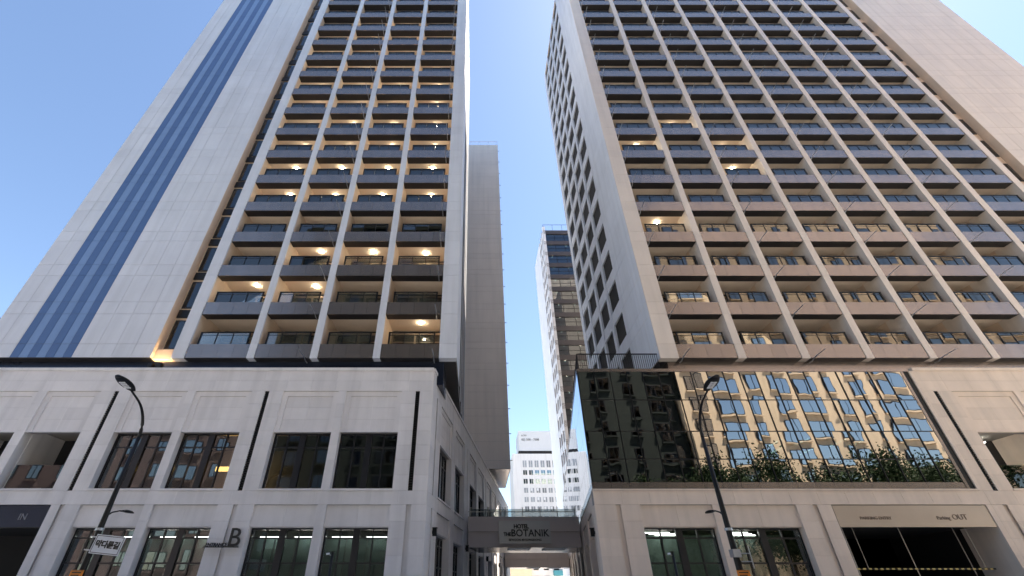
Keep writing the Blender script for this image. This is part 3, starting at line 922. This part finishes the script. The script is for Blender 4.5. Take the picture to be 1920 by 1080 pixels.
piece('board', sg, FS, 1.53, 5.19, 0.0, 0.16, 4.45, 5.87, 'sign_panel')
text_on('lettering', sg, FS, 3.12, -0.03, 5.40, 'HOTEL', 0.36, depth=0.025, bold=0.012, spacing=0.92)
text_on('lettering', sg, FS, 2.12, -0.03, 4.93, 'THE', 0.30, depth=0.025, bold=0.012, spacing=0.9)
text_on('lettering', sg, FS, 3.72, -0.03, 4.90, 'BOTANIK', 0.62, depth=0.025, bold=0.008, spacing=1.0)
text_on('lettering', sg, FS, 3.36, -0.03, 4.62, 'SEWOON MYEONGDONG', 0.185, depth=0.02, bold=0.006, spacing=1.05)

# entrance sign
es = thing('entrance_sign', 'black standing letters ENTRANCE B on the stone pier', 'sign', (-11.8, YP - 0.1, 3.37))
piece('shelf', es, FP, -12.62, -11.05, -0.16, -0.04, 3.335, 3.375, 'letter_black')
text_on('lettering', es, FP, -12.08, -0.10, 3.38, 'ENTRANCE', 0.20, depth=0.02, bold=0.005, spacing=0.95)
text_on('lettering', es, FP, -11.32, -0.10, 3.38, 'B', 1.10, depth=0.03, bold=0.0)
piece('bracket', es, FP, -12.3, -12.26, -0.05, 0.0, 3.34, 3.37, 'letter_black')
piece('bracket', es, FP, -11.3, -11.26, -0.05, 0.0, 3.34, 3.37, 'letter_black')

# wall lamps of the alley
def wall_lamp(fr, a, z, label):
    t = thing('wall_lamp', label, 'lamp', fr.pt(a, 0, z), group='black wall lamps along the alley')
    piece('body', t, fr, a - 0.09, a + 0.09, -0.22, -0.03, z, z + 0.34, 'black_metal')
    piece('bracket', t, fr, a - 0.05, a + 0.05, -0.03, 0.0, z + 0.1, z + 0.24, 'black_metal')
    piece('hood', t, fr, a - 0.11, a + 0.11, -0.25, -0.02, z + 0.34, z + 0.38, 'black_metal')
wall_lamp(FAL, sL(25.35), 3.95, 'black wall lamp beside the first alley window of the striped tower podium')
wall_lamp(FAL, sL(35.5), 3.95, 'black wall lamp just before the footbridge')
wall_lamp(FAL, sL(46.9), 3.95, 'black wall lamp under the footbridge, nearer of the pair')
wall_lamp(FAL, sL(57.9), 3.95, 'black wall lamp under the footbridge, farther of the pair')
wall_lamp(FAR, sR(25.5), 3.95, 'black wall lamp on the glass box side of the alley')

# ------------------------------------------------------------------ rooms: blinds and line lights
def line_light(x0, x1, y0, y1, z, label, group):
    t = setp(piece('line_light', None, WORLD, x0, x1, y0, y1, z, z + 0.03, 'lamp_line'), label, 'light', group)
    return t
wn_names = ['first', 'second', 'third', 'fourth']
for k, (c0, c1) in enumerate([(-19.30, -16.20), (-15.75, -12.62), (-10.85, -7.76), (-7.32, -4.22)]):
    bl = thing('blind', 'green blinds in the %s ground window of the striped podium' % wn_names[k], 'blind', ((c0 + c1)/2, 25.1, 0.3))
    n = 4; w = (c1 - c0 + 1.0) / n
    for i in range(n):
        piece('blind_panel', bl, WORLD, c0 - 0.2 + i*w + 0.03, c0 - 0.2 + (i+1)*w - 0.03, 25.30, 25.33, 0.3, 3.82, 'blind_green', tilt=0.03)
    line_light(c0 + 0.2, c0 + 1.3, 24.9, 24.95, 3.85, 'left one of two white line lights in the %s ground window of the striped podium' % wn_names[k], 'line lights in the rooms')
    line_light(c0 + 1.9, c0 + 2.9, 24.9, 24.95, 3.85, 'right one of two white line lights in the %s ground window of the striped podium' % wn_names[k], 'line lights in the rooms')
for k, (c0, c1) in enumerate([(7.90, 11.40), (11.78, 15.48)]):
    bl = thing('blind', 'green blinds in the %s ground window below the glass box' % wn_names[k], 'blind', ((c0 + c1)/2, 26, 0.3))
    n = 4; w = (c1 - c0 + 1.0) / n
    for i in range(n):
        piece('blind_panel', bl, WORLD, c0 - 0.6 + i*w + 0.03, c0 - 0.6 + (i+1)*w - 0.03, 26.6, 26.63, 0.3, 4.1, 'blind_green', tilt=0.03)
    for j in range(3):
        line_light(c0 + 0.3 + 0.5*j, c0 + 1.6 + 0.5*j, 25.0 + 0.6*j, 25.05 + 0.6*j, 4.05, '%s white line light from the street in the %s ground window below the glass box' % (('nearest', 'middle', 'farthest')[j], wn_names[k]), 'line lights in the rooms')
for k, (x, y) in enumerate([(17.2, 25.6), (18.6, 25.4), (18.2, 27.2), (20.8, 25.6), (22.0, 25.8), (20.2, 27.6), (27.4, 25.3), (28.6, 25.6), (28.2, 27.2)]):
    line_light(x, x + 0.06, y, y + 1.3, 8.75 if x < 25 else 8.6, '%s white line light inside the glass box' % ('leftmost', 'third', 'second', 'fifth', 'rightmost', 'fourth')[k] if x < 25 else '%s white line light in the open room beside the glass box' % ('leftmost', 'rightmost', 'middle')[k - 6], 'line lights above the parking entry')
cv = thing('cove_light', 'amber cove light glowing in an upper window of the striped podium', 'light', (-13, 27, 7.6))
piece('strip', cv, WORLD, -15.4, -12.4, 27.6, 27.7, 7.5, 7.75, 'lamp_cove')

# ------------------------------------------------------------------ street furniture
def street_lamp(x, y, label, mirror=1):
    t = thing('street_lamp', label, 'street lamp', (x, y, 0.14), group='street lamps on the kerb')
    T = Matrix.Translation((x, y, 0.14))
    MB().tube([(0, 0, 0), (0, 0, 1.2), (0, 0, 4.5), (0, 0, 6.6)], [0.125, 0.12, 0.085, 0.068], 14).obj('pole', 'black_metal', t, T, smooth=True)
    MB().tube([(0, 0, 0), (0, 0, 0.05), (0, 0, 0.06), (0, 0, 0.5), (0, 0, 0.55)], [0.28, 0.28, 0.2, 0.2, 0.16], 14).obj('base_collar', 'black_metal', t, T)
    pts = []
    for i in range(11):
        a = i / 10 * R(72)
        pts.append((0, -1.45 * (1 - math.cos(a)), 6.55 + 1.35 * math.sin(a)))
    pts.append((0, -1.55, 8.02))
    MB().tube(pts, [0.068 - 0.003*i for i in range(12)], 12).obj('arm', 'black_metal', t, T, smooth=True)
    def head(name, L, W_, H, P):
        mb = MB(); n = 9; seg = 14
        for i in range(n):
            s = i / (n - 1)
            w = W_ * math.sin(math.pi * (0.08 + 0.86 * s)) ** 0.6
            h = H * math.sin(math.pi * (0.10 + 0.82 * s)) ** 0.7
            for k in range(seg):
                an = 2*math.pi*k/seg
                zz = math.sin(an) * h
                if zz < 0: zz *= 0.45
                mb.v.append((math.cos(an) * w, -L * s, zz))
        for i in range(n - 1):
            for k in range(seg):
                mb.f.append((i*seg + k, i*seg + (k+1) % seg, (i+1)*seg + (k+1) % seg, (i+1)*seg + k))
        mb.f.append(tuple(range(seg))); mb.f.append(tuple(reversed(range((n-1)*seg, n*seg))))
        return mb.obj(name, 'black_metal', t, P, smooth=True)
    P = Matrix.Translation((x, y - 1.35, 8.14)) @ Matrix.Rotation(R(-10), 4, 'X')
    h = head('lamp_head', 1.05, 0.25, 0.13, P)
    mb = MB()
    for i in range(4):
        for j in range(2):
            mb.box(-0.11 + j*0.12, -0.01 + j*0.12, -0.35 - i*0.12, -0.27 - i*0.12, -0.075, -0.05)
    mb.obj('led_module', 'sign_white', h, P)
    MB().tube([(0, 0, 3.75), (0, 0.25, 3.92), (0, 0.6, 4.02), (0, 0.85, 4.03)], [0.03, 0.028, 0.025, 0.025], 8).obj('small_arm', 'black_metal', t, T, smooth=True)
    P2 = Matrix.Translation((x, y + 0.75, 4.18)) @ Matrix.Rotation(math.pi, 4, 'Z')
    head('small_lamp_head', 0.62, 0.14, 0.07, P2)
    MB().tube([(0, 0, 3.3), (0, 0, 3.38)], 0.135, 12).obj('clamp', 'galvanised', t, T)
    return t
LXA, LXB, LY = -13.50, 8.98, 18.0
street_lamp(LXA, LY, 'tall black curved street lamp in front of the striped tower podium')
street_lamp(LXB, LY, 'tall black curved street lamp in front of the glass box')

# Dead-end sign on the first lamp: strokes of the four syllables built as bars
ds = thing('road_sign', 'white dead end sign plate with black Korean letters on the lamp pole', 'sign', (LXA + 0.55, LY - 0.2, 2.6))
SR = Matrix.Translation((LXA + 0.62, LY - 0.17, 2.98)) @ Matrix.Rotation(R(4), 4, 'Z') @ Matrix.Rotation(R(5), 4, 'Y')
MB().box(-0.50, 0.50, 0.0, 0.025, -0.29, 0.29).obj('plate', 'sign_white', ds, SR)
mb = MB()
for (a, b, c, d) in ((-0.47, 0.47, 0.245, 0.262), (-0.47, 0.47, -0.262, -0.245), (-0.47, -0.453, -0.245, 0.245), (0.453, 0.47, -0.245, 0.245)):
    mb.box(a, b, -0.004, 0.0, c, d)
mb.obj('border', 'letter_black', ds, SR)
try:
    HANGUL = text_mesh('막다른길', 0.235, 0.004, 'lettering', bold=0.010, spacing=0.94)
    hw = max(v.co.x for v in HANGUL.vertices) - min(v.co.x for v in HANGUL.vertices)
except Exception:
    hw = 0
add('lettering', HANGUL, ds, SR @ Matrix.Translation((0, -0.006, -0.075)) @ Matrix.Rotation(math.pi/2, 4, 'X'))
for zz in (-0.2, 0.2):
    MB().box(-0.70, -0.50, 0.0, 0.02, zz - 0.02, zz + 0.02).obj('bracket', 'galvanised', ds, SR)

def notice(x, z, label):
    t = thing('notice_plate', label, 'notice', (x, LY - 0.2, z))
    F = front(LY - 0.20)
    piece('plate', t, F, x - 0.21, x + 0.21, 0.0, 0.03, z - 0.30, z + 0.22, 'sign_orange')
    mb = MB()
    for i in range(5):
        mb.box(-0.16, 0.16 - 0.05*(i % 3), -0.006, 0.0, 0.13 - i*0.075, 0.165 - i*0.075)
    mb.box(-0.20, 0.20, -0.006, 0.0, 0.19, 0.205)
    mb.obj('print', 'letter_black', t, F.mx(x, 0, z))
notice(LXA - 0.02, 2.02, 'orange notice plate on the lamp pole below the dead end sign')
notice(LXB, 2.02, 'orange notice plate on the lamp pole before the glass box')
cs = thing('sign_plate', 'grey sign plate seen nearly edge on, clamped to the lamp pole', 'sign', (LXB + 0.4, LY, 2.5))
SR2 = Matrix.Translation((LXB + 0.48, LY - 0.1, 2.62)) @ Matrix.Rotation(R(62), 4, 'Z')
MB().box(-0.34, 0.34, 0, 0.03, -0.32, 0.32).obj('plate', 'galvanised', cs, SR2)
F = front(LY)
piece('bracket', cs, F, LXB + 0.1, LXB + 0.46, -0.09, -0.06, 2.72, 2.75, 'galvanised')
piece('bracket', cs, F, LXB + 0.1, LXB + 0.46, -0.09, -0.06, 2.48, 2.51, 'galvanised')
piece('clamp', cs, F, LXB - 0.13, LXB + 0.13, -0.15, 0.15, 2.62, 2.86, 'galvanised')

def camera_post(x, y, h, label):
    t = thing('camera_post', label, 'post', (x, y, 0.14), group='slim posts on the pavement')
    T = Matrix.Translation((x, y, 0.14))
    MB().tube([(0, 0, 0), (0, 0, h)], [0.06, 0.05], 10).obj('pole', 'black_metal', t, T, smooth=True)
    MB().tube([(0, 0, h), (0, 0, h + 0.04)], [0.075, 0.075], 10).obj('cap', 'black_metal', t, T)
    MB().tube([(0, 0, h - 0.1), (-0.14, -0.05, h - 0.06)], [0.018, 0.018], 6).obj('arm', 'steel_rail', t, T)
    MB().tube([(-0.22, -0.08, h - 0.05), (-0.10, -0.04, h - 0.03)], [0.035, 0.03], 8).obj('camera_head', 'sign_white', t, T)
camera_post(-5.6, 20.0, 2.75, 'slim black camera post before the fourth ground window')
camera_post(7.55, 20.0, 2.75, 'slim black camera post before the window below the glass box')

# ------------------------------------------------------------------ end of the alley
sh = thing('shop_house', 'sunlit beige rendered house at the end of the alley', 'building', (8.6, 112, 0))
FE = front(112)
piece('wall', sh, FE, 5.5, 11.6, 0, 8, 0, 9.0, 'beige_render')
piece('cornice', sh, FE, 5.4, 11.7, -0.2, 0.0, 5.6, 5.9, 'beige_render')
piece('window', sh, FE, 7.0, 8.4, -0.06, 0.02, 2.2, 3.8, 'dark_frame')
st = thing('shop_row', 'pale shop front with teal awning at the end of the alley', 'shop', (16, 114, 0))
FE2 = front(114)
piece('wall', st, FE2, 11.8, 24, 0, 8, 0, 7.5, 'office_white')
piece('awning', st, FE2, 16.4, 19.0, -1.2, 0.0, 4.7, 5.6, 'teal_paint')
for i in range(5):
    piece('window', st, FE2, 12.2 + i*2.2, 13.3 + i*2.2, -0.08, 0.0, 5.7, 7.0, 'dark_frame')
    piece('signboard', st, FE2, 12.1 + i*2.2, 13.5 + i*2.2, -0.2, -0.09, 3.9, 4.6, ('sign_white', 'letter_brown', 'yellow_paint', 'teal_paint', 'sign_white')[i])
piece('cornice', st, FE2, 11.8, 24, -0.3, 0.0, 7.5, 7.8, 'stone')

# ------------------------------------------------------------------ across the street (seen mirrored in the glass)
def across(name, label, x0, x1, y, h, wall, cols_, rows_, z0, ww, wh, dz, pane='pane_across'):
    t = thing(name, label, 'building', ((x0 + x1)/2, y, 0))
    fr = Frame(0, y, -1, 0, 0, -1)       # faces +Y
    piece('wall', t, fr, -x1, -x0, 0.0, 18, 0, h, wall)
    piece('parapet', t, fr, -x1 - 0.2, -x0 + 0.2, -0.2, 0.4, h, h + 0.9, wall)
    sx = (x1 - x0) / cols_
    for j in range(rows_):
        z = z0 + j*dz
        for i in range(cols_):
            xc = x0 + (i + 0.5) * sx
            w = ww * (1.5 if (i % 3 == 1) else 0.8)
            f = piece('window', t, fr, -xc - w/2, -xc + w/2, -0.08, 0.05, z, z + wh, 'dark_frame')
            piece('glass_pane', f, fr, -xc - w/2 + 0.12, -xc - 0.06, -0.12, -0.09, z + 0.12, z + wh - 0.12, pane, tilt=0.01)
            piece('glass_pane', f, fr, -xc + 0.06, -xc + w/2 - 0.12, -0.12, -0.09, z + 0.12, z + wh - 0.12, pane, tilt=0.01)
            piece('sill', f, fr, -xc - w/2 - 0.1, -xc + w/2 + 0.1, -0.25, -0.05, z - 0.2, z, wall)
    return t
across('apartment_block', 'sunlit tan apartment block mirrored in the glass box', 29.5, 86, -14.0, 63.0, 'tan_wall', 14, 15, 9.0, 2.3, 2.3, 3.3)
across('shaded_block', 'shaded building mirrored in the middle balconies and windows', -32.0, 29.0, -15.0, 58.0, 'shaded_facade', 14, 15, 6.0, 2.0, 1.9, 3.3, 'pane_dark')
across('brick_block', 'pinkish brick building mirrored in the podium windows', -80, -33.0, -14.0, 25.0, 'pink_brick', 12, 6, 4.0, 1.9, 1.8, 3.3)

def tree(x, y, h, r, label, n=2600):
    t = thing('street_tree', label, 'tree', (x, y, 0.14), group='street trees mirrored in the glass box')
    T = Matrix.Translation((x, y, 0.14))
    mb = MB().tube([(0, 0, 0), (0.05, 0, h*0.25), (0.0, 0.08, h*0.5), (0.1, 0, h*0.8)], [0.22, 0.17, 0.12, 0.04], 8)
    limbs = []
    for k in range(6):
        a = k*1.05 + random.random()
        b = Vector((0, 0, h*(0.34 + 0.07*k)))
        e = b + Vector((math.cos(a)*r*0.75, math.sin(a)*r*0.75, h*0.17))
        mb.tube([b, (b + e)/2 + Vector((0, 0, 0.15)), e], [0.08, 0.055, 0.02], 6)
        limbs.append(e)
    mb.obj('trunk', 'bark', t, T, smooth=True)
    lf = MB()
    clumps = limbs + [Vector((random.uniform(-.5, .5)*r, random.uniform(-.5, .5)*r, h*random.uniform(0.3, 0.95))) for _ in range(14)]
    for i in range(n):
        c = random.choice(clumps)
        v = Vector((random.gauss(0, 1), random.gauss(0, 1), random.gauss(0, 0.8)))
        p = c + v * (r * 0.27)
        u = Vector((random.gauss(0, 1), random.gauss(0, 1), random.gauss(0, 1))).normalized()
        w = u.orthogonal().normalized()
        s = random.uniform(0.10, 0.20)
        lf.quad(p - u*s, p + w*s*0.6, p + u*s, p - w*s*0.6)
    lf.obj('crown', 'leaf', t, T)
for k, (x, y, h, r) in enumerate([(22, -9.6, 12.5, 3.2), (29, -9.9, 14.6, 3.6), (35.5, -9.5, 15.6, 3.9), (42, -10, 14.8, 3.9), (48.5, -9.6, 15.8, 3.9), (55, -9.8, 14.6, 3.8), (61.5, -9.7, 15.4, 3.8)]):
    tree(x, y, h, r, '%s tree from the shaded building in the row mirrored in the glass box' % ('first', 'second', 'third', 'fourth', 'fifth', 'sixth', 'seventh')[k], 14000)
